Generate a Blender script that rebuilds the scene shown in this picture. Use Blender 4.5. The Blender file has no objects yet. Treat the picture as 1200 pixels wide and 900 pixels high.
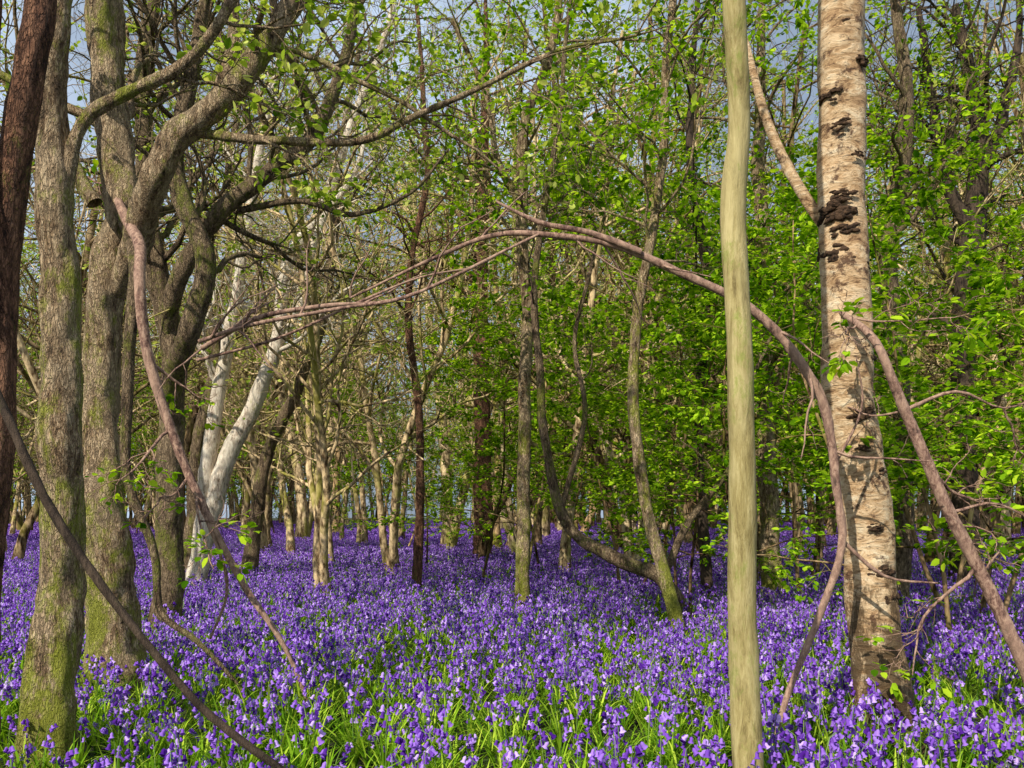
import bpy, math, random
import numpy as np
from mathutils import Vector, noise
R = np.random.default_rng(7)
sc = bpy.context.scene
sc.view_settings.view_transform = 'Standard'
sc.view_settings.look = 'None'
sc.view_settings.exposure = 0

# ---------------------------------------------------------------- mesh builder
class MB:
    def __init__(s): s.v=[]; s.f=[]; s.m=[]; s.n=0
    def add(s, v, f, m):
        s.v.append(np.asarray(v,float)); s.f.append(np.asarray(f,int)+s.n); s.m.append(np.full(len(f),m)); s.n+=len(v)
    def mesh(s, name, mats):
        v=np.concatenate(s.v); f=np.concatenate(s.f); m=np.concatenate(s.m)
        me=bpy.data.meshes.new(name)
        me.vertices.add(len(v)); me.vertices.foreach_set('co', v.astype(np.float32).ravel())
        me.loops.add(len(f)*4); me.polygons.add(len(f))
        me.loops.foreach_set('vertex_index', f.astype(np.int32).ravel())
        me.polygons.foreach_set('loop_start', np.arange(0,len(f)*4,4,dtype=np.int32))
        for x in mats: me.materials.append(x)
        me.polygons.foreach_set('material_index', m.astype(np.int32))
        me.polygons.foreach_set('use_smooth', np.ones(len(f),dtype=bool))
        me.update(calc_edges=True); me.validate()
        return me
    def obj(s, name, mats):
        o=bpy.data.objects.new(name, s.mesh(name,mats)); sc.collection.objects.link(o); return o

def tube(mb, pts, rad, k, mat, nz=0.0, fr=3.0):
    pts=np.asarray(pts,float); rad=np.asarray(rad,float); n=len(pts)
    t=np.gradient(pts,axis=0); t/=np.linalg.norm(t,axis=1)[:,None]+1e-9
    ax=np.eye(3)[np.argmin(np.abs(t).max(axis=0))]
    u=np.cross(t,ax); u/=np.linalg.norm(u,axis=1)[:,None]+1e-9
    w=np.cross(t,u)
    a=np.arange(k)*2*math.pi/k
    ring=u[:,None,:]*np.cos(a)[None,:,None]+w[:,None,:]*np.sin(a)[None,:,None]
    rr=np.repeat(rad[:,None],k,1)
    if nz>0:
        for i in range(n):
            for j in range(k):
                q=pts[i]+ring[i,j]*rad[i]
                rr[i,j]*=1+nz*(noise.noise(Vector((q[0]*fr*2.2,q[1]*fr*2.2,q[2]*fr)))+.5*noise.noise(Vector((q[0]*fr*6,q[1]*fr*6,q[2]*fr*3))))
    v=(pts[:,None,:]+ring*rr[:,:,None]).reshape(-1,3)
    i=np.arange(n-1)[:,None]*k; j=np.arange(k)[None,:]; j2=(j+1)%k
    f=np.stack([i+j,i+j2,i+k+j2,i+k+j],-1).reshape(-1,4)
    mb.add(v,f,mat)

def crom(P, step):
    P=np.asarray(P,float)
    Q=np.vstack([2*P[0]-P[1],P,2*P[-1]-P[-2]]); out=[]
    for i in range(1,len(Q)-2):
        L=np.linalg.norm(Q[i+1,:3]-Q[i,:3]); n=max(2,int(L/step))
        for s in np.arange(n)/n:
            a,b,c,d=Q[i-1],Q[i],Q[i+1],Q[i+2]
            out.append(.5*((2*b)+(c-a)*s+(2*a-5*b+4*c-d)*s*s+(3*b-a-3*c+d)*s**3))
    out.append(P[-1]); return np.array(out)

LX=np.array([[0,0,0],[.28,.30,.07],[.68,.27,.05],[1,0,-.06],[.68,-.27,.05],[.28,-.30,.07]])
def leaves(mb, pos, d, nrm, size, mat):
    N=len(pos)
    if N==0: return
    d=d/(np.linalg.norm(d,axis=1)[:,None]+1e-9)
    s=np.cross(nrm,d); s/=np.linalg.norm(s,axis=1)[:,None]+1e-9
    n=np.cross(d,s)
    v=pos[:,None,:]+size[:,None,None]*(LX[None,:,0,None]*d[:,None,:]+LX[None,:,1,None]*s[:,None,:]+LX[None,:,2,None]*n[:,None,:])
    b=np.arange(N)[:,None]*6
    f=np.concatenate([b+np.array([0,1,2,3]),b+np.array([0,3,4,5])])
    mb.add(v.reshape(-1,3),f,mat)

def grow(mb, rng, p, d, L, r, lev, P):
    n=P['seg'][lev]; step=L/n; pts=[np.array(p,float)]; d=np.array(d,float); d/=np.linalg.norm(d)
    for i in range(n):
        d=d+rng.normal(0,P['wob'][lev],3)+np.array([0,0,P['trop'][lev]]); d/=np.linalg.norm(d)
        pts.append(pts[-1]+d*step)
    pts=np.array(pts); t=np.linspace(0,1,n+1); rad=r*(1-(1-P['tip'][lev])*t)
    if lev==0 and P.get('flare'): rad[0]*=1.5; rad[1]*=1.05
    tube(mb,pts,rad,P['sides'][lev],0)
    tan=np.gradient(pts,axis=0); tan/=np.linalg.norm(tan,axis=1)[:,None]
    if lev<P['max']:
        k=P['kids'][lev]; t0=P['t0'][lev]
        for i in range(k):
            tt=t0+(1-t0)*((i+rng.random())/k); fi=min(tt*n,n-1e-3); a=int(fi); q=pts[a]+(pts[a+1]-pts[a])*(fi-a); T=tan[a]
            x=rng.normal(0,1,3); x-=T*np.dot(x,T); x/=np.linalg.norm(x)
            if P.get('flat'): x[2]*=P['flat']
            an=math.radians(rng.uniform(*P['ang']))
            cd=T*math.cos(an)+x*math.sin(an)
            grow(mb,rng,q,cd,L*P['lr'][lev]*(1-.45*tt)*rng.uniform(.7,1.25),max(.003,r*(1-(1-P['tip'][lev])*tt)*.55),lev+1,P)
    if lev>=P['leaflev'] and rng.random()<P['leafp']:
        k=P['nleaf']; fi=rng.uniform(.1,.999,k)*n; a=fi.astype(int)
        q=pts[a]+(pts[a+1]-pts[a])*(fi-a)[:,None]; T=tan[a]
        sd=np.cross(T,[0,0,1.])*rng.choice([-1,1],k)[:,None]
        dd=T*.6+sd*1.0+rng.normal(0,.3,(k,3)); dd[:,2]-=.15
        nn=np.array([0,0,1.])+rng.normal(0,.38,(k,3))
        off=dd/np.linalg.norm(dd,axis=1)[:,None]*rng.uniform(0,P.get('spread',.03),k)[:,None]
        leaves(mb,q+off,dd,nn,rng.uniform(*P['lsize'],k),1)

# ---------------------------------------------------------------- materials
def newmat(name):
    m=bpy.data.materials.new(name); m.use_nodes=True; nt=m.node_tree; nt.nodes.clear(); return m,nt
def ramp(nt,fac,stops):
    n=nt.nodes.new('ShaderNodeValToRGB'); e=n.color_ramp.elements
    while len(e)<len(stops): e.new(.5)
    for i,(p,c) in enumerate(stops):
        e[i].position=p; e[i].color=(*c,1) if len(c)==3 else c
    nt.links.new(fac,n.inputs[0]); return n.outputs[0]
def mapped(nt,xyz):
    tc=nt.nodes.new('ShaderNodeTexCoord'); mp=nt.nodes.new('ShaderNodeMapping'); mp.inputs['Scale'].default_value=xyz
    nt.links.new(tc.outputs['Object'],mp.inputs[0]); return mp.outputs[0]
def noisetex(nt,scale,xyz=(1,1,1),detail=6,rough=.6,dist=0):
    n=nt.nodes.new('ShaderNodeTexNoise')
    n.inputs['Scale'].default_value=scale; n.inputs['Detail'].default_value=detail; n.inputs['Roughness'].default_value=rough; n.inputs['Distortion'].default_value=dist
    nt.links.new(mapped(nt,xyz),n.inputs['Vector']); return n.outputs['Fac']
def mathn(nt,op,a,b):
    n=nt.nodes.new('ShaderNodeMath'); n.operation=op
    for i,x in enumerate((a,b)):
        if hasattr(x,'is_linked'): nt.links.new(x,n.inputs[i])
        else: n.inputs[i].default_value=x
    return n.outputs[0]
def mix(nt,f,a,b,mode='MIX'):
    n=nt.nodes.new('ShaderNodeMix'); n.data_type='RGBA'; n.blend_type=mode
    for s,x in ((0,f),(6,a),(7,b)):
        if hasattr(x,'is_linked') : nt.links.new(x,n.inputs[s])
        else: n.inputs[s].default_value = x if s==0 else (*x,1)
    return n.outputs[2]
def cracks(nt,scale,xyz):
    v=nt.nodes.new('ShaderNodeTexVoronoi'); v.feature='DISTANCE_TO_EDGE'; v.inputs['Scale'].default_value=scale
    mp=mapped(nt,xyz); n=nt.nodes.new('ShaderNodeTexNoise'); n.inputs['Scale'].default_value=scale*.6; n.inputs['Detail'].default_value=4
    nt.links.new(mp,n.inputs['Vector'])
    ad=nt.nodes.new('ShaderNodeVectorMath'); ad.operation='MULTIPLY_ADD'; nt.links.new(n.outputs['Color'],ad.inputs[0]); ad.inputs[1].default_value=(.07,.07,.07); nt.links.new(mp,ad.inputs[2])
    nt.links.new(ad.outputs[0],v.inputs['Vector']); return v.outputs['Distance']
def finish(nt,col,h,bs=.8,bd=.02,rough=.85,spec=.2):
    b=nt.nodes.new('ShaderNodeBsdfPrincipled'); b.inputs['Roughness'].default_value=rough
    b.inputs['Specular IOR Level'].default_value=spec
    nt.links.new(col,b.inputs['Base Color'])
    if h is not None:
        bp=nt.nodes.new('ShaderNodeBump'); bp.inputs['Strength'].default_value=bs; bp.inputs['Distance'].default_value=bd
        nt.links.new(h,bp.inputs['Height']); nt.links.new(bp.outputs[0],b.inputs['Normal'])
    o=nt.nodes.new('ShaderNodeOutputMaterial'); nt.links.new(b.outputs[0],o.inputs[0])

def bark(name,dark,mid,light,moss=None,mossamt=.5,xyz=(1,1,.28),scale=22,bd=.03,crack=0,basemoss=False,lo=.37,hi=.59):
    m,nt=newmat(name)
    n1=noisetex(nt,scale,xyz,6,.8,.4); c=ramp(nt,n1,[(lo,dark),((lo+hi)/2,mid),(hi,light)]); h=n1
    n2=noisetex(nt,3.0,(1,1,.6),4,.75); c=mix(nt,ramp(nt,n2,[(.44,(0,0,0)),(.58,(.5,.5,.5))]),c,light)
    if crack:
        cr=ramp(nt,cracks(nt,crack,(1,1,.25)),[(0,(0,0,0)),(.2,(1,1,1))])
        c=mix(nt,mathn(nt,'MULTIPLY',mathn(nt,'SUBTRACT',1.0,cr),.55),c,dark)
        h=mathn(nt,'ADD',mathn(nt,'MULTIPLY',cr,.3),n1)
    if moss:
        n3=noisetex(nt,3.1,(1,1,.5),7,.85); t=.62-.22*mossamt
        if basemoss:
            tc=nt.nodes.new('ShaderNodeTexCoord'); sx=nt.nodes.new('ShaderNodeSeparateXYZ'); nt.links.new(tc.outputs['Object'],sx.inputs[0])
            k=ramp(nt,mathn(nt,'MULTIPLY',sx.outputs[2],.4),[(0,(.12,.12,.12)),(.75,(0,0,0))]); n3=mathn(nt,'ADD',n3,k)
        c=mix(nt,ramp(nt,n3,[(t,(0,0,0)),(t+.10,(.85,.85,.85))]),c,mix(nt,n1,tuple(x*.3 for x in moss),tuple(min(1,x*1.8) for x in moss)))
    finish(nt,c,h,1.0,bd); return m
def simplebark(name,dark,light,moss,inst):
    m,nt=newmat(name); n1=noisetex(nt,9,(1,1,.35),3,.7)
    c=ramp(nt,n1,[(.38,dark),(.5,tuple((a+b)/2 for a,b in zip(dark,light))),(.62,light)])
    n3=noisetex(nt,1.7,(1,1,.5),2,.7); c=mix(nt,ramp(nt,n3,[(.5,(0,0,0)),(.6,(.7,.7,.7))]),c,moss)
    oi=nt.nodes.new('ShaderNodeObjectInfo')
    c=mix(nt,1.0,c,ramp(nt,oi.outputs['Random'],[(0,inst[0]),(.5,inst[1]),(1,inst[2])]),'MULTIPLY')
    d=nt.nodes.new('ShaderNodeBsdfDiffuse'); nt.links.new(c,d.inputs[0]); o=nt.nodes.new('ShaderNodeOutputMaterial'); nt.links.new(d.outputs[0],o.inputs[0]); return m
M_moss=bark('bark_mossy',(.045,.027,.015),(.38,.24,.13),(.80,.60,.37),(.30,.33,.025),.48,bd=.05,crack=55,basemoss=True)
M_brown=bark('bark_brown',(.02,.011,.008),(.18,.08,.045),(.44,.22,.125),(.2,.2,.03),.25,bd=.05,crack=55)
M_olive=bark('bark_olive',(.025,.016,.01),(.20,.13,.075),(.46,.33,.20),(.22,.24,.03),.5,bd=.05,crack=50)
M_dark=bark('bark_dark',(.008,.006,.005),(.04,.027,.02),(.11,.075,.05),(.07,.08,.015),.3)
M_pale=bark('bark_pale',(.14,.09,.06),(.6,.48,.36),(.84,.75,.60),(.25,.25,.06),.2)
M_smooth=bark('bark_smooth',(.15,.11,.04),(.34,.27,.105),(.52,.43,.20),(.24,.26,.06),.42,(1,1,.14),22,.012,lo=.34,hi=.64)
M_twig=bark('bark_red_branch',(.05,.03,.025),(.22,.12,.09),(.48,.31,.22),None,0,(1,1,.5),30,.01)
M_wood=simplebark('bark_woodland',(.04,.028,.018),(.50,.37,.23),(.2,.21,.04),((.3,.25,.22),(.95,.85,.7),(1.5,1.35,1.1)))
M_woodp=simplebark('bark_woodland_pale',(.10,.065,.04),(.80,.64,.42),(.28,.29,.05),((.25,.2,.16),(1,.92,.78),(1.15,1.1,.98)))
M_knot=bark('bark_knot',(.004,.003,.002),(.03,.018,.011),(.14,.08,.045),None,0,(1,1,1),40,.02)
M_birch,nt=newmat('bark_birch')
n1=noisetex(nt,7,(1,1,2.2),8,.75,.8); c=ramp(nt,n1,[(.32,(.14,.07,.035)),(.44,(.55,.34,.17)),(.55,(.82,.59,.35)),(.7,(.92,.79,.56))])
n2=noisetex(nt,5,(1,1,1.1),8,.8); c=mix(nt,ramp(nt,n2,[(.54,(0,0,0)),(.60,(.92,.92,.92))]),c,(.11,.055,.032))
n3=noisetex(nt,13,(1,1,6),4,.6); c=mix(nt,ramp(nt,n3,[(.60,(0,0,0)),(.64,(.75,.75,.75))]),c,(.07,.04,.025))
tc=nt.nodes.new('ShaderNodeTexCoord'); sx=nt.nodes.new('ShaderNodeSeparateXYZ'); nt.links.new(tc.outputs['Object'],sx.inputs[0])
n4=noisetex(nt,6,(1,1,.4),7,.8); zz=mathn(nt,'ADD',mathn(nt,'MULTIPLY',sx.outputs[2],-.2),n4)
c=mix(nt,ramp(nt,zz,[(.31,(0,0,0)),(.41,(.9,.9,.9))]),c,(.09,.055,.025))
finish(nt,c,mathn(nt,'ADD',n1,mathn(nt,'MULTIPLY',n2,.6)),1,.035,.6)

def leafmat(name,stops,trans=.45,tmul=(1.5,1.5,.8)):
    m,nt=newmat(name); g=nt.nodes.new('ShaderNodeNewGeometry')
    c=ramp(nt,g.outputs['Random Per Island'],stops)
    b=nt.nodes.new('ShaderNodeBsdfDiffuse'); nt.links.new(c,b.inputs[0])
    t=nt.nodes.new('ShaderNodeBsdfTranslucent'); tc=mix(nt,1.0,c,tmul,'MULTIPLY'); nt.links.new(tc,t.inputs[0])
    x=nt.nodes.new('ShaderNodeMixShader'); x.inputs[0].default_value=trans
    nt.links.new(b.outputs[0],x.inputs[1]); nt.links.new(t.outputs[0],x.inputs[2])
    o=nt.nodes.new('ShaderNodeOutputMaterial'); nt.links.new(x.outputs[0],o.inputs[0]); return m
M_leaf=leafmat('leaf_spring',[(0,(.04,.13,.004)),(.5,(.25,.46,.012)),(1,(.60,.80,.04))],.42,(1.4,1.3,.6))
M_leafy=leafmat('leaf_yellowish',[(0,(.10,.22,.01)),(.5,(.38,.52,.04)),(1,(.78,.82,.22))],.42,(1.25,1.2,.8))
M_stem=leafmat('bluebell_stem',[(0,(.12,.26,.04)),(1,(.34,.46,.13))],.25)
M_blade=leafmat('bluebell_leaf',[(0,(.05,.15,.008)),(.6,(.24,.44,.02)),(1,(.62,.76,.08))],.3,(1.3,1.3,.6))
M_bell=leafmat('bluebell_flower',[(0,(.07,.012,.25)),(.45,(.26,.10,.60)),(.85,(.46,.25,.85)),(1,(.74,.54,1.0))],.25,(1.2,1.0,1.1))

# ---------------------------------------------------------------- ground
G=160; xs=np.linspace(-220,220,G); X,Y=np.meshgrid(xs,xs); Z=.02*np.sin(X*.7)*np.cos(Y*.5)-.02
mb=MB(); i=np.arange(G-1)[:,None]*G+np.arange(G-1)[None,:]
mb.add(np.stack([X,Y,Z],-1).reshape(-1,3), np.stack([i,i+1,i+G+1,i+G],-1).reshape(-1,4),0)
m,nt=newmat('woodland_soil')
n1=noisetex(nt,6,(1,1,1),6,.75); c=ramp(nt,n1,[(.35,(.012,.012,.006)),(.5,(.04,.04,.018)),(.65,(.05,.08,.02))])
finish(nt,c,n1,1,.05,1); mb.obj('woodland_ground',[m])

# ---------------------------------------------------------------- bluebells
def bell(sides,prof):
    a=np.arange(sides)*2*math.pi/sides; v=[];f=[]
    for z,r in prof: v+= [[r*math.cos(x),r*math.sin(x),z] for x in a]
    for i in range(len(prof)-1):
        for j in range(sides): f.append([i*sides+j,i*sides+(j+1)%sides,(i+1)*sides+(j+1)%sides,(i+1)*sides+j])
    return np.array(v),np.array(f)
BN=bell(5,[(0,.002),(-.007,.008),(-.019,.0075),(-.027,.014)])
BM=bell(4,[(0,.003),(-.012,.010),(-.028,.015)])
BF=bell(3,[(0,.006),(-.045,.024)])
def patch(name,size,n,kind,seed,bladeN,bellk):
    rng=np.random.default_rng(seed); mb=MB()
    for _ in range(n):
        x,y=rng.uniform(-size/2,size/2,2); h=rng.uniform(.2,.44); az=rng.uniform(0,6.28); D=np.array([math.cos(az),math.sin(az),0])
        base=np.array([x,y,0]); lean=rng.uniform(.02,.09)
        t=np.linspace(0,1,6); 
        zz=h*np.where(t<.75,t/.75*.92,.92+.08*np.sin((t-.75)/.25*1.8)); out=lean*t+.05*np.clip(t-.7,0,1)**1.3*3
        pts=base+np.stack([D[0]*out,D[1]*out,zz],-1)
        if kind<2: tube(mb,pts,np.linspace(.0034,.0018,6),3,1)
        k=max(2,int(bellk*rng.uniform(.6,1.3))); B=(BN,BM,BF)[kind]
        for i in range(k):
            s=.55+.45*(i+.5)/k; fi=s*5*.999; a=int(fi); q=pts[a]+(pts[a+1]-pts[a])*(fi-a)
            aa=az+rng.normal(0,1.1); o=np.array([math.cos(aa),math.sin(aa),0]); sp=(.018,.02,.03)[kind]
            tl=rng.uniform(.1,.8); S=rng.uniform(.75,1.2)
            zax=-(o*math.sin(tl)-np.array([0,0,1])*math.cos(tl)); xax=np.cross([0,0,1.],o); yax=np.cross(zax,xax)
            v=B[0]*S; v=v[:,:1]*xax+v[:,1:2]*yax+v[:,2:]*zax+q+o*sp*rng.uniform(.5,1.3)
            mb.add(v,B[1],2)
        for i in range(bladeN):
            aa=rng.uniform(0,6.28); o=np.array([math.cos(aa),math.sin(aa),0]); L=rng.uniform(.18,.42); s=np.array([-o[1],o[0],0]); w=rng.uniform(.004,.008)*(1,1.6,3)[kind]
            ns=(5,4,3)[kind]; t=np.linspace(0,1,ns); th=rng.uniform(.3,1.1)
            c=base+o*(L*t**1.5*th*.8)[:,None]+np.array([0,0,1.])*(L*(t-.45*th*t**2.4))[:,None]
            ww=(w*np.sin(np.pi*(.15+.83*t)))[:,None]*s; v=np.stack([c-ww,c+ww],1).reshape(-1,3)
            f=[[2*j,2*j+1,2*j+3,2*j+2] for j in range(ns-1)]; mb.add(v,np.array(f),0)
    me=mb.mesh(name,[M_blade,M_stem,M_bell]); return bpy.data.objects.new(name,me)
def coll(name,objs):
    c=bpy.data.collections.new(name)
    for o in objs: c.objects.link(o)
    return c
def scatter(name,pts,rz,scl,idx,c):
    me=bpy.data.meshes.new(name); me.from_pydata([tuple(p) for p in pts],[],[])
    for n,t,d in (('rz','FLOAT',rz),('scl','FLOAT',scl),('idx','INT',idx)):
        a=me.attributes.new(n,t,'POINT'); a.data.foreach_set('value',np.asarray(d,dtype=np.float32 if t=='FLOAT' else np.int32))
    o=bpy.data.objects.new(name,me); sc.collection.objects.link(o)
    g=bpy.data.node_groups.new(name,'GeometryNodeTree')
    g.interface.new_socket('Geometry',in_out='INPUT',socket_type='NodeSocketGeometry'); g.interface.new_socket('Geometry',in_out='OUTPUT',socket_type='NodeSocketGeometry')
    gi=g.nodes.new('NodeGroupInput'); go=g.nodes.new('NodeGroupOutput'); ip=g.nodes.new('GeometryNodeInstanceOnPoints'); ci=g.nodes.new('GeometryNodeCollectionInfo')
    ci.inputs['Collection'].default_value=c; ci.inputs['Separate Children'].default_value=True; ci.inputs['Reset Children'].default_value=True
    def na(n,t):
        x=g.nodes.new('GeometryNodeInputNamedAttribute'); x.data_type=t; x.inputs['Name'].default_value=n
        return [s for s in x.outputs if s.enabled and s.name=='Attribute'][0]
    cx=g.nodes.new('ShaderNodeCombineXYZ'); er=g.nodes.new('FunctionNodeEulerToRotation')
    L=g.links.new; L(na('rz','FLOAT'),cx.inputs[2]); L(cx.outputs[0],er.inputs[0]); L(er.outputs[0],ip.inputs['Rotation'])
    L(gi.outputs[0],ip.inputs['Points']); L(ci.outputs[0],ip.inputs['Instance']); ip.inputs['Pick Instance'].default_value=True
    L(na('idx','INT'),ip.inputs['Instance Index']); L(na('scl','FLOAT'),ip.inputs['Scale']); L(ip.outputs[0],go.inputs[0])
    md=o.modifiers.new('scatter','NODES'); md.node_group=g; return o
near=coll('bluebell_near',[patch('bluebell_patch_a%d'%i,1.15,80,0,i,6,9) for i in range(5)]+[patch('bluebell_patch_b%d'%i,1.15,40,0,20+i,16,8) for i in range(3)])
midc=coll('bluebell_mid',[patch('bluebell_patch_m%d'%i,2.2,230,1,40+i,3,9) for i in range(4)])
farc=coll('bluebell_far',[patch('bluebell_patch_f%d'%i,4.3,540,2,60+i,0,6) for i in range(3)])
def tiles(s,y0,y1):
    out=[]
    for y in np.arange(y0+s/2,y1,s):
        w=.66*y+3
        for x in np.arange(-math.ceil(w/s)*s,w,s): out.append((x,y,0))
    return np.array(out)
def field(name,s,y0,y1,c,n,pick=None):
    p=tiles(s,y0,y1); idx=R.integers(0,n,len(p)) if pick is None else pick(p)
    p[:,:2]+=R.uniform(-.1,.1,(len(p),2))*s
    scatter(name,p,R.integers(0,4,len(p))*math.pi/2+R.uniform(-.2,.2,len(p)),R.uniform(.88,1.15,len(p)),idx,c)
def pk(p):
    leafy=R.random(len(p))<np.where(p[:,1]<6,np.where(p[:,0]<.2,.9,.5),.18)
    return np.where(leafy,R.integers(5,8,len(p)),R.integers(0,5,len(p)))
field('bluebell_carpet',1.0,1,14,near,8,pk)
field('bluebell_carpet',2.0,14,36,midc,4)
field('bluebell_carpet',4.0,36,112,farc,3)

# ---------------------------------------------------------------- woodland prototypes
def P_(**k):
    d=dict(seg=[12,8,6,5],wob=[.07,.17,.2,.22],trop=[.02,.03,.02,.0],tip=[.35,.3,.35,.4],sides=[9,5,4,3],max=3,kids=[13,6,5],t0=[.28,.2,.15],
       ang=(35,75),lr=[.42,.5,.55],leaflev=3,leafp=.8,nleaf=9,lsize=(.08,.14),flare=True,spread=.05); d.update(k); return d
def proto(name,seed,H,r,P,mats,stems=1):
    rng=np.random.default_rng(seed); mb=MB()
    for s in range(stems):
        a=rng.uniform(0,6.28); o=.18*(stems>1)
        ln=rng.uniform(.03,.1)+.12*(stems>1)
        grow(mb,rng,(o*math.cos(a),o*math.sin(a),-.1),(ln*math.cos(a),ln*math.sin(a),1),H*rng.uniform(.85,1.05),r*rng.uniform(.7,1),0,P)
    return mb.mesh(name,mats)
big=[proto('woodland_tree_mesh%d'%i,100+i,15,.18,P_(leafp=.7),[M_woodp if i%2 else M_wood,M_leafy if i%2 else M_leaf],1 if i%3 else 2) for i in range(6)]
twiggy=[proto('twiggy_tree_mesh%d'%i,140+i,13,.13,P_(leafp=.2,nleaf=6,kids=[15,7,5],t0=[.2,.15,.15],wob=[.10,.24,.26,.28],lr=[.45,.52,.55]),[M_woodp,M_leafy],1+i%2) for i in range(4)]
under=[proto('sapling_mesh%d'%i,170+i,6.5,.04,P_(leafp=1,nleaf=13,kids=[13,6,4],t0=[.2,.15,.1],wob=[.08,.12,.14,.15],trop=[.02,-.01,-.01,-.01],lr=[.36,.5,.55],ang=(50,85),lsize=(.06,.11),flat=.45,tip=[.2,.3,.4,.4],sides=[6,4,3,3]),[M_wood,M_leaf],1+i%2) for i in range(5)]
pro=[bpy.data.objects.new('w%02d'%i,m) for i,m in enumerate(big+twiggy+under)]
pc=coll('woodland_prototypes',pro)
def place(name,me,x,y,s=1,rz=None):
    o=bpy.data.objects.new(name,me); o.location=(x,y,0); o.scale=(s,)*3; o.rotation_euler=(0,0,R.uniform(0,6.28) if rz is None else rz); sc.collection.objects.link(o); return o
for i,(x,y) in enumerate([(-11.7,20),(-9.7,22),(-13.5,17),(-10.8,38),(-7.2,36),(-5.7,32),(-4.9,38),(-2.4,29),(-.4,28),(.9,31),(2.6,38),(3.7,26),(5.6,24),(8.4,25),(10.2,28),(9.6,20),(12.4,24),(15,26),(-7.6,26),(-8.4,30),(13.5,18),(6.6,32),(-15.5,26)]):
    me=(twiggy if x<-3 or i%5==0 else big)[i%4]; place('unseen_shade_tree',me,x,y,R.uniform(.85,1.2))
for i,(x,y,s) in enumerate([(-5.2,11.5,.65),(-3.0,14,.75),(-6.9,13.5,.8),(-2.4,18,.85),(-8.2,12.5,.8),(-4.6,21,1),(1.1,18,.9),(2.9,20.5,1),(-.9,22,1),(.4,25.5,1.1),(4.6,16,.8),(7.4,18,.9),(-6.2,24,1.1)]):
    place('twiggy_tree',twiggy[i%4],x,y,s)
for i,(x,y,s) in enumerate([(3.5,7.8,.75),(4.6,8.6,.9),(3.0,10.5,.8),(5.6,10.5,1),(4.4,13,1.0),(7,13.5,1.1),(1.9,14,.85),(-.6,16,.9),(.8,19,1.0),(-2.0,20,.8),(3.2,18,1.1),(5.9,17,1.2),(9.2,15,1.1),(-3.6,27,1.0),(1.6,24,1.1),(8,22,1.2),(2.4,11.6,.75),(.2,15.5,1.0)]):
    place('hazel_sapling',under[i%5],x,y,s)
for i,(x,y,k,s) in enumerate([(-9,-9,6,.8),(-13,-3,7,.8),(-1,-13,8,.9),(-17,5,4,.9),(9,-6,9,.9),(-4.5,-7,8,.7)]):  # trees out of view, added to throw dappled shade into the scene
    place('unseen_shade_tree',(big+twiggy)[k],x,y,s)
pts=[];idx=[];scl=[]
for _ in range(9000):
    y=36+80*R.random()**.8; x=R.uniform(-.66*y-3,.66*y+3)
    if y<98 and -.16*y-1.5<x<-.055*y+.5: continue
    if any((x-a)**2+(y-b)**2<3.2**2 for a,b,_ in pts): continue
    pts.append((x,y,0)); u=R.random()
    idx.append(int(R.integers(6,10)) if (x<-.1*y and u<.5) or u<.3 else (int(R.integers(10,15)) if u>.88 else int(R.integers(0,6)))); scl.append(R.uniform(1.1,1.6))
    if len(pts)>400: break
scatter('distant_trees',pts,R.uniform(0,6.28,len(pts)),scl,idx,pc)
pts=[(x+R.uniform(-1,1),R.uniform(100,122),0) for x in np.arange(-78,78,1.9)]
scatter('distant_undergrowth',pts,R.uniform(0,6.28,len(pts)),R.uniform(1.3,2.6,len(pts)),R.integers(10,15,len(pts)),pc)
pts=[];idx=[]
for _ in range(36):
    a=R.choice([-1,1]); y=R.uniform(22,40); x=a*(R.uniform(.62,.85)*y+3); pts.append((x,y,0)); idx.append(int(R.integers(0,15)))
scatter('side_trees',pts,R.uniform(0,6.28,len(pts)),R.uniform(.9,1.2,len(pts)),idx,pc)

# ---------------------------------------------------------------- individually modelled trees
TW=P_(seg=[9,7,5],wob=[.2,.24,.24],trop=[.03,.02,0],tip=[.3,.35,.4],sides=[6,4,3],max=2,kids=[7,5],t0=[.2,.15],lr=[.55,.5],leaflev=2,leafp=.25,nleaf=6,lsize=(.05,.08),flare=False,ang=(30,75))
TL=dict(TW,leafp=.5,nleaf=8,lsize=(.06,.10))
def tree(name,mats,limbs,crown=None,seed=1,P=TW,sides=16,nz=.16,flare=.25,wob=.045):
    mb=MB(); rng=np.random.default_rng(seed)
    for li,lb in enumerate(limbs):
        if isinstance(lb,tuple): Q=[(x,lb[0]+(.04*math.sin(3*z+seed)),z,r) for x,z,r in lb[1]]
        else: Q=lb
        rmax=max(q[3] for q in Q); c=crom(Q,.05 if rmax>.05 else .07)
        c[:,:3]+=np.array([[noise.noise(Vector((p[2]*1.1+seed,p[0]*1.1,k*7.3)))*wob for k in range(3)] for p in c])
        rad=np.maximum(c[:,3],.003).copy()
        if li==0 and flare: rad*=1+flare*np.exp(-np.clip(c[:,2],0,9)/.18)
        tube(mb,c[:,:3],rad,sides if rmax>.05 else 8,0,nz,3 if rmax>.05 else 8)
        if crown and li in crown:
            z0,k,L=crown[li]; can=np.where(c[:,2]>z0)[0]
            for _ in range(k if len(can)>3 else 0):
                i=int(rng.choice(can)); T=c[min(i+1,len(c)-1),:3]-c[i-1,:3]; T/=np.linalg.norm(T)
                x=rng.normal(0,1,3); x-=T*x.dot(T); x/=np.linalg.norm(x); d=T*.6+x*.8
                grow(mb,rng,c[i,:3],d,L*rng.uniform(.6,1.3),max(.008,c[i,3]*.35),0,P)
    return mb,mats
def done(name,t): t[0].obj(name,t[1])

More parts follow.
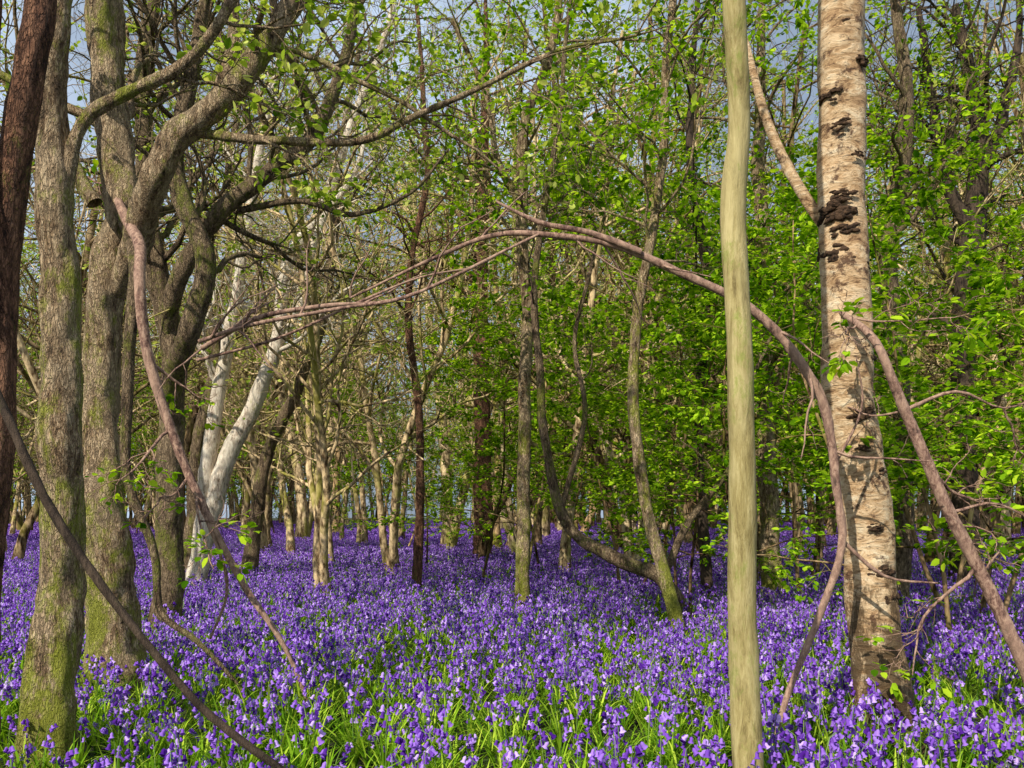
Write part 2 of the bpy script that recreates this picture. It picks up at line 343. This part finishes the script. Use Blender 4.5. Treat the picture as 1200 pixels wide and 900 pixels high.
t=tree('b',[M_birch,M_leaf,M_knot],[(5.5,[(2.37,-.1,.205),(2.355,.2,.185),(2.34,.45,.17),(2.30,1.1,.158),(2.26,1.55,.155),(2.21,1.94,.155),(2.16,2.49,.152),(2.13,3.43,.148),(2.13,4.25,.145),(2.15,5.1,.14),(2.2,7,.12),(2.1,9,.09),(2.2,11.5,.03)]),
  [(2.14,5.55,3.2,.045),(1.98,5.62,3.5,.04),(1.80,5.65,3.85,.036),(1.66,5.7,4.25,.03),(1.5,5.75,4.9,.02)]],{0:(6,10,2.6)},3,sides=32,nz=.10,flare=.35)
KN=[(2.52,.085,-1.9),(2.56,.07,-1.35),(2.47,.07,-.8),(2.60,.04,-2.4),(2.50,.07,-2.5),(3.40,.09,-2.3),(3.28,.06,-1.7),(3.14,.09,-2.7),(3.06,.055,-1.3),(3.50,.05,-1.9),(4.15,.05,-2.7),(2.12,.055,-1.6),(4.35,.045,-1),(1.12,.07,-1.1),(1.75,.04,-.6),(.72,.07,-2.1),(1.9,.03,-1.7),(4.6,.05,-2),(.95,.06,-.7),(3.75,.03,-1.2),(.5,.07,-1.2),(1.4,.035,-1.5),(2.8,.04,-1.1),(3.95,.04,-2.0)]
krng=np.random.default_rng(5)
for (z,s,az) in KN:
    cz=np.interp(z,[.2,.45,1.1,1.55,1.94,2.49,3.43,4.25,5],[2.355,2.34,2.30,2.26,2.21,2.16,2.13,2.13,2.15]); rb=np.interp(z,[.2,.45,1.1,3.43,5],[.185,.17,.158,.148,.14]); ctr=np.array([cz,5.5,z])
    for q in range(16):
        ss=s*krng.uniform(.14,.45); a0=az+krng.normal(0,.35)*s/.06; dz=krng.normal(0,.36)*s; tilt=krng.normal(0,.35)
        u=np.linspace(-1,1,7); th=a0+u*ss*1.6/rb; rr=rb-ss*.26+krng.uniform(0,.010)
        pp=np.stack([ctr[0]+rr*np.cos(th),ctr[1]+rr*np.sin(th),z+dz+u*ss*tilt],-1)
        tube(t[0],pp,ss*.55*np.sqrt(np.clip(1.03-u*u,0,1))+.001,7,2,.8,22)
done('birch_tree',t)
done('smooth_stemmed_tree',tree('s',[M_smooth,M_leaf,M_knot],[(4.0,[(1.12,-.1,.078),(1.11,.3,.072),(1.10,.8,.068),(1.085,1.3,.065),(1.08,1.5,.064),(1.07,2.1,.061),(1.045,2.7,.058),(1.048,3.0,.057),(1.07,3.3,.054),(1.05,3.65,.051),(1.03,4.0,.05),(1.0,5.5,.04),(1.05,8,.02)])],{0:(5,8,1.8)},5,sides=24,nz=.11,flare=.1,wob=.014))
done('red_barked_tree',tree('l1',[M_brown,M_leaf],[(4.0,[(-2.6,-.1,.12),(-2.52,.8,.1),(-2.43,1.7,.085),(-2.40,2.7,.08),(-2.29,3.26,.075),(-2.22,3.58,.07),(-2.2,4.0,.065),(-2.3,5.5,.06),(-2.2,8,.02)]),
   (3.9,[(-2.42,2.4,.04),(-2.42,3.1,.05),(-2.36,3.6,.05),(-2.42,4.2,.045),(-2.5,5,.03)])],{0:(5,4,1.6)},7))
done('drooping_branch',tree('v',[M_dark,M_leaf],[[(-2.42,3.95,2.45,.022),(-2.25,3.6,2.2,.022),(-2.08,3.5,1.9,.021),(-1.93,3.5,1.57,.020),(-1.72,3.5,1.25,.019),(-1.47,3.5,.94,.018),(-1.23,3.5,.66,.017),(-.95,3.5,.45,.016),(-.7,3.55,.3,.014),(-.35,3.7,.0,.010)]],None,8,flare=0,nz=.25))
done('mossy_tree',tree('l2',[M_moss,M_leafy],[(5.0,[(-2.74,-.1,.165),(-2.72,.35,.145),(-2.66,1.25,.125),(-2.62,2.0,.112),(-2.65,2.75,.108),(-2.7,3.5,.1),(-2.68,4.25,.095),(-2.6,5.5,.09),(-2.7,8,.05),(-2.6,10,.02)]),
   (5.0,[(-2.66,3.3,.05),(-2.5,3.75,.040),(-2.25,3.95,.036),(-1.9,4.15,.033),(-1.6,4.5,.03),(-1.4,4.9,.026),(-1.3,5.6,.015)])],{0:(5,5,2.0),1:(3.9,5,.7)},11,sides=24,nz=.26))
done('forked_oak_tree',tree('l3',[M_moss,M_leafy],[(7.0,[(-3.28,-.1,.24),(-3.3,.4,.21),(-3.33,1.5,.175),(-3.37,2.34,.14),(-3.33,3.4,.14),(-3.22,3.95,.14),(-3.29,4.65,.135),(-3.33,5.7,.13),(-3.2,7.5,.09),(-3.3,10,.03)]),
   [(-3.26,6.98,3.3,.10),(-2.98,6.75,3.7,.115),(-2.73,6.5,4.03,.11),(-2.54,6.5,4.36,.11),(-2.21,6.5,4.65,.1),(-1.92,6.5,5.0,.088),(-1.63,6.5,5.47,.075),(-1.37,6.5,6.05,.065),(-1,6.6,7.2,.04)],
   (6.5,[(-2.5,4.42,.04),(-2.2,4.38,.036),(-1.76,4.36,.034),(-1.17,4.37,.030),(-.78,4.54,.026),(-.26,4.76,.021),(.33,5.0,.017),(.78,5.08,.011),(1.2,5.2,.005)]),
   (6.6,[(-3.25,3.9,.06),(-3.5,4.4,.06),(-3.55,5.0,.05),(-3.75,5.7,.04),(-3.9,6.5,.03)]),
   (6.5,[(-2.3,4.6,.05),(-2.1,5.1,.045),(-2.15,5.6,.04),(-1.95,6.3,.03)])],{0:(4.6,8,2.1),1:(4.6,9,1.7),2:(4.3,12,1.0),3:(4.6,4,1.4),4:(5,4,1.2)},13,sides=24,nz=.28))
done('dark_forked_tree',tree('l4',[M_olive,M_leafy],[(10,[(-4.05,-.1,.2),(-4.05,.6,.165),(-3.98,2.5,.145),(-4.0,3.5,.14),(-4.15,4.3,.13),(-4.3,5.2,.11),(-4.3,6.5,.09),(-4.0,9,.04)]),
   [(-4.0,10,2.4,.08),(-3.78,9.5,2.95,.11),(-3.4,9,3.4,.11),(-3.22,9,4.1,.105),(-3.42,9,4.65,.1),(-3.56,9,5.2,.09),(-3.4,9,6,.08),(-3.1,9,7.5,.04)],
   [(-4.05,10,3.5,.08),(-3.8,9.7,4.1,.1),(-3.3,9.5,4.8,.1),(-2.85,9.5,5.16,.09),(-2.28,9.5,5.6,.08),(-1.95,9.5,6.25,.07),(-1.7,9.5,7.4,.05)],
   (9.6,[(-3.1,4.9,.04),(-2.4,5.0,.038),(-1.8,4.85,.03),(-1.2,5.1,.022),(-.7,5.6,.012)])],{0:(3.5,16,2.4),1:(4,12,1.8),2:(4.4,14,2.0),3:(4.5,8,1.1)},17))
done('leaning_branch',tree('l5',[M_twig,M_leaf],[[(-3.28,6.98,4.2,.03),(-3.0,6.7,3.75,.044),(-2.75,6.3,3.45,.044),(-2.63,6,3.1,.042),(-2.58,6,2.7,.04),(-2.4,6,2.1,.036),(-2.16,6,1.5,.03),(-1.86,6,.96,.024),(-1.62,6,.57,.018),(-1.4,6,.05,.014)],
   (6,[(-2.16,1.5,.014),(-2.0,1.0,.012),(-2.15,.6,.01)])],{0:(1.2,5,.7)},19,flare=0))
done('leaning_branch',tree('l6',[M_olive,M_leaf],[[(-3.3,6.98,4.1,.03),(-3.05,6.8,3.75,.05),(-2.9,6.6,3.4,.05),(-2.88,6.5,3.0,.05),(-2.93,6.5,2.48,.046),(-2.93,6.5,1.83,.04),(-2.73,6.5,1.18,.034),(-2.67,6.5,.72,.028),(-2.4,6.5,.5,.022),(-2.05,6.5,.1,.014)]],None,23,flare=0))
done('pale_leaning_tree',tree('l7',[M_pale,M_leafy],[(16,[(-6.0,-.1,.2),(-5.44,2.14,.17),(-4.9,3.4,.15),(-4.4,4.7,.13),(-4.24,6.0,.12),(-3.5,7.4,.10),(-3.04,8.7,.08),(-2.4,10.3,.06),(-2,12,.03)]),
   (16,[(-5.9,-.1,.17),(-5.65,2.8,.14),(-5.3,4.7,.12),(-5.1,6,.1),(-4.8,7.9,.08),(-4.3,10.3,.05)]),
   (16,[(-4.5,4.4,.07),(-3.9,5.6,.07),(-3.6,6.9,.06),(-2.9,8.0,.045),(-2.6,9.8,.03)])],{0:(3.5,18,2.4),1:(3.5,16,2.2),2:(5,10,1.8)},29,sides=14))
done('dark_curved_tree',tree('l8',[M_olive,M_leafy],[(17.5,[(-5.4,-.1,.18),(-5.1,2.4,.13),(-4.4,4.0,.12),(-3.9,5.4,.11),(-3.7,6.8,.10),(-3.5,9.0,.08),(-3.1,11.3,.05)]),
   (17.5,[(-6.6,-.1,.17),(-6.5,2.5,.14),(-6.1,4.6,.12),(-6.3,6.4,.10),(-5.8,8.6,.08),(-5.5,11,.05)])],{0:(3.6,20,2.4),1:(3.5,18,2.4)},31,sides=12))
done('slender_tree',tree('c1',[M_moss,M_leaf],[(11.5,[(.14,-.1,.115),(.15,1.5,.09),(.18,3.2,.085),(.2,4.4,.08),(.14,5.5,.08),(.17,6.7,.07),(.46,7.5,.06),(.63,8.4,.05),(.7,10,.03)]),
   (11.5,[(.15,5.6,.06),(-.2,6.2,.05),(-.35,7.1,.04),(-.8,8.1,.03)])],{0:(4.8,18,2.0),1:(5.5,10,1.4)},37,P=TL,sides=14))
done('straight_pine_tree',tree('c2',[M_brown,M_leaf],[(23,[(-.76,-.1,.28),(-.8,3.8,.23),(-.85,8.4,.2),(-.7,13,.1),(-.7,16,.03)])],{0:(6,20,2.6)},41,P=TL,sides=14))
done('leaning_slender_tree',tree('c3',[M_moss,M_leaf],[(9.5,[(1.9,-.1,.08),(1.57,1.3,.068),(1.38,2.17,.065),(1.38,3.2,.06),(1.47,4.16,.056),(1.66,5.1,.052),(1.7,6.25,.048),(1.8,7.4,.04),(1.7,9,.02)])],{0:(3.8,18,1.8)},43,P=TL,sides=12))
done('curved_tree',tree('c4',[M_olive,M_leaf],[[(2.3,10.2,-.05,.09),(1.75,10,.72,.085),(1.45,10,.85,.085),(1.2,10,.95,.08),(.75,10,1.22,.07),(.55,10,1.6,.06),(.45,10,2.1,.055),(.33,10,3.0,.048),(.3,10,4.5,.04),(.6,10,6.5,.03),(.7,10,8,.012)],
   (10,[(1.75,.75,.05),(2.1,1.4,.045),(2.6,2.1,.035),(2.8,3.0,.025),(3.2,3.9,.012)]),
   (10,[(.6,1.55,.035),(.85,2.6,.03),(.75,3.6,.025),(1.1,5,.02)])],{0:(3.5,14,1.6),1:(1.5,7,1.1),2:(2.2,6,1.1)},47,P=TL,flare=0))
done('arching_branch',tree('c5',[M_twig,M_leaf],[[(-1.0,5.3,2.85,.007),(-.5,5.2,3.05,.012),(-.12,5.05,3.14,.015),(.2,5,3.12,.018),(.6,5,3.05,.022),(1.0,5,2.87,.025),(1.4,5,2.65,.027),(1.68,5,2.36,.029),(1.83,5,2.1,.030),(1.9,5,1.7,.026),(1.95,5,1.3,.025),(1.8,5,.9,.022),(1.6,5,.4,.02),(1.5,5,0,.018)],
   (5,[(-.1,3.32,.008),(.15,3.19,.014),(.45,3.12,.018),(.75,3.0,.02)]),
   (5,[(-1.83,2.5,.012),(-1.5,2.6,.012),(-1,2.7,.011),(-.65,2.75,.010),(-.3,2.9,.010),(0,3.05,.009),(.15,3.12,.008)]),
   (5.1,[(-1.85,2.48,.018),(-1.5,2.66,.016),(-1.1,2.74,.014),(-.75,2.76,.010),(-.5,2.84,.005)]),
   (5.15,[(-1.9,2.42,.010),(-1.4,2.55,.009),(-.9,2.78,.008),(-.55,2.92,.006),(-.2,2.98,.004)]),
   (5,[(1.95,1.35,.014),(2.2,1.15,.010),(2.5,1.1,.005)]),
   (5,[(1.9,1.75,.010),(2.05,2.1,.007),(2.0,2.4,.004)])],{0:(1.6,9,.55),3:(2,6,.5),2:(2,5,.5)},53,P=P_(seg=[6,5],wob=[.15,.2],trop=[0,0],tip=[.3,.4],sides=[4,3],max=1,kids=[3],t0=[.3],lr=[.5],leaflev=1,leafp=0,nleaf=2,flare=False),flare=0,nz=.25))
done('leaning_branch',tree('r0',[M_twig,M_leaf],[[(2.08,5.35,2.75,.018),(2.15,5,2.5,.025),(2.3,5,2.1,.032),(2.5,5,1.65,.036),(2.75,5,1.2,.039),(2.95,5,.75,.042),(3.1,5,.4,.044),(3.3,5,-.1,.046)],
   (5,[(2.3,2.1,.012),(2.6,2.2,.009),(2.9,2.1,.006),(3.2,2.2,.003)]),(5,[(2.6,1.5,.01),(2.9,1.55,.007),(3.25,1.35,.003)])],{0:(1,6,.7),1:(1,4,.5)},59,flare=0))
done('dark_limbed_tree',tree('r2',[M_dark,M_leaf],[(16,[(8.5,-.1,.27),(8.45,3.9,.21),(8.5,5.5,.2),(8.7,7.1,.2),(8.7,8.7,.15),(8.3,11,.07)]),
   (16,[(8.6,6.8,.12),(8.1,7.8,.12),(7.9,9.2,.09),(7.6,11,.05)]),(16,[(8.7,7.6,.12),(9.2,9,.1),(9.5,10.5,.06),(9.4,12,.03)])],{0:(4,16,2.6),1:(7,8,2),2:(8,8,2)},67,P=TL,sides=12))
done('mossy_tree',tree('r3',[M_moss,M_leaf],[(13,[(4.0,-.1,.17),(3.9,2.15,.135),(3.84,4.1,.12),(3.77,6.7,.1),(3.8,9.3,.05)])],{0:(3.5,16,2.0)},71,P=TL,sides=12))
done('mossy_tree',tree('r4',[M_olive,M_leaf],[(12,[(5.4,-.1,.16),(5.5,2.5,.13),(5.3,5,.12),(5.55,7,.1),(5.3,9.5,.05)])],{0:(3.5,16,2.0)},73,P=TL,sides=12))
done('slender_tree',tree('c6',[M_brown,M_leaf],[(14,[(-1.6,-.1,.09),(-1.5,2.5,.065),(-1.7,5,.06),(-1.4,7.2,.05),(-1.6,10,.03)])],{0:(4.5,14,2.0)},79,sides=10))
done('slender_tree',tree('c7',[M_dark,M_leaf],[(13,[(3.0,-.1,.1),(2.85,2.5,.08),(2.95,5,.07),(2.7,7.2,.06),(2.9,10,.03)])],{0:(4,14,2.0)},83,P=TL,sides=10))

# ---------------------------------------------------------------- light, sky, camera
s=Vector((-.50,-.78,0)).normalized(); el=math.radians(38); s=Vector((s.x*math.cos(el),s.y*math.cos(el),math.sin(el)))
ld=bpy.data.lights.new('sun','SUN'); ld.energy=5; ld.angle=math.radians(.5); ld.color=(1,.95,.84)
lo=bpy.data.objects.new('sun',ld); lo.rotation_euler=s.to_track_quat('Z','Y').to_euler(); sc.collection.objects.link(lo)
w=bpy.data.worlds.new('World'); sc.world=w; w.use_nodes=True; nt=w.node_tree
sk=nt.nodes.new('ShaderNodeTexSky'); sk.sky_type='NISHITA'; sk.sun_disc=False; sk.sun_elevation=el; sk.sun_rotation=math.atan2(s.x,s.y); sk.dust_density=3
bg=nt.nodes['Background']; bg.inputs[1].default_value=.07
tcw=nt.nodes.new('ShaderNodeTexCoord'); nw=nt.nodes.new('ShaderNodeTexNoise'); nw.inputs['Scale'].default_value=3.2; nw.inputs['Detail'].default_value=8; nt.links.new(tcw.outputs['Generated'],nw.inputs['Vector'])
cl=mix(nt,ramp(nt,nw.outputs['Fac'],[(.42,(.4,.4,.4)),(.58,(.9,.9,.9))]),sk.outputs[0],(9.5,11.6,14.6))
nt.links.new(cl,bg.inputs[0])
cd=bpy.data.cameras.new('camera'); cd.lens=30; cd.sensor_width=36; cd.shift_y=.125; cd.clip_end=1000
co=bpy.data.objects.new('camera',cd); co.location=(0,0,1.5); co.rotation_euler=(math.radians(90),0,0); sc.collection.objects.link(co); sc.camera=co
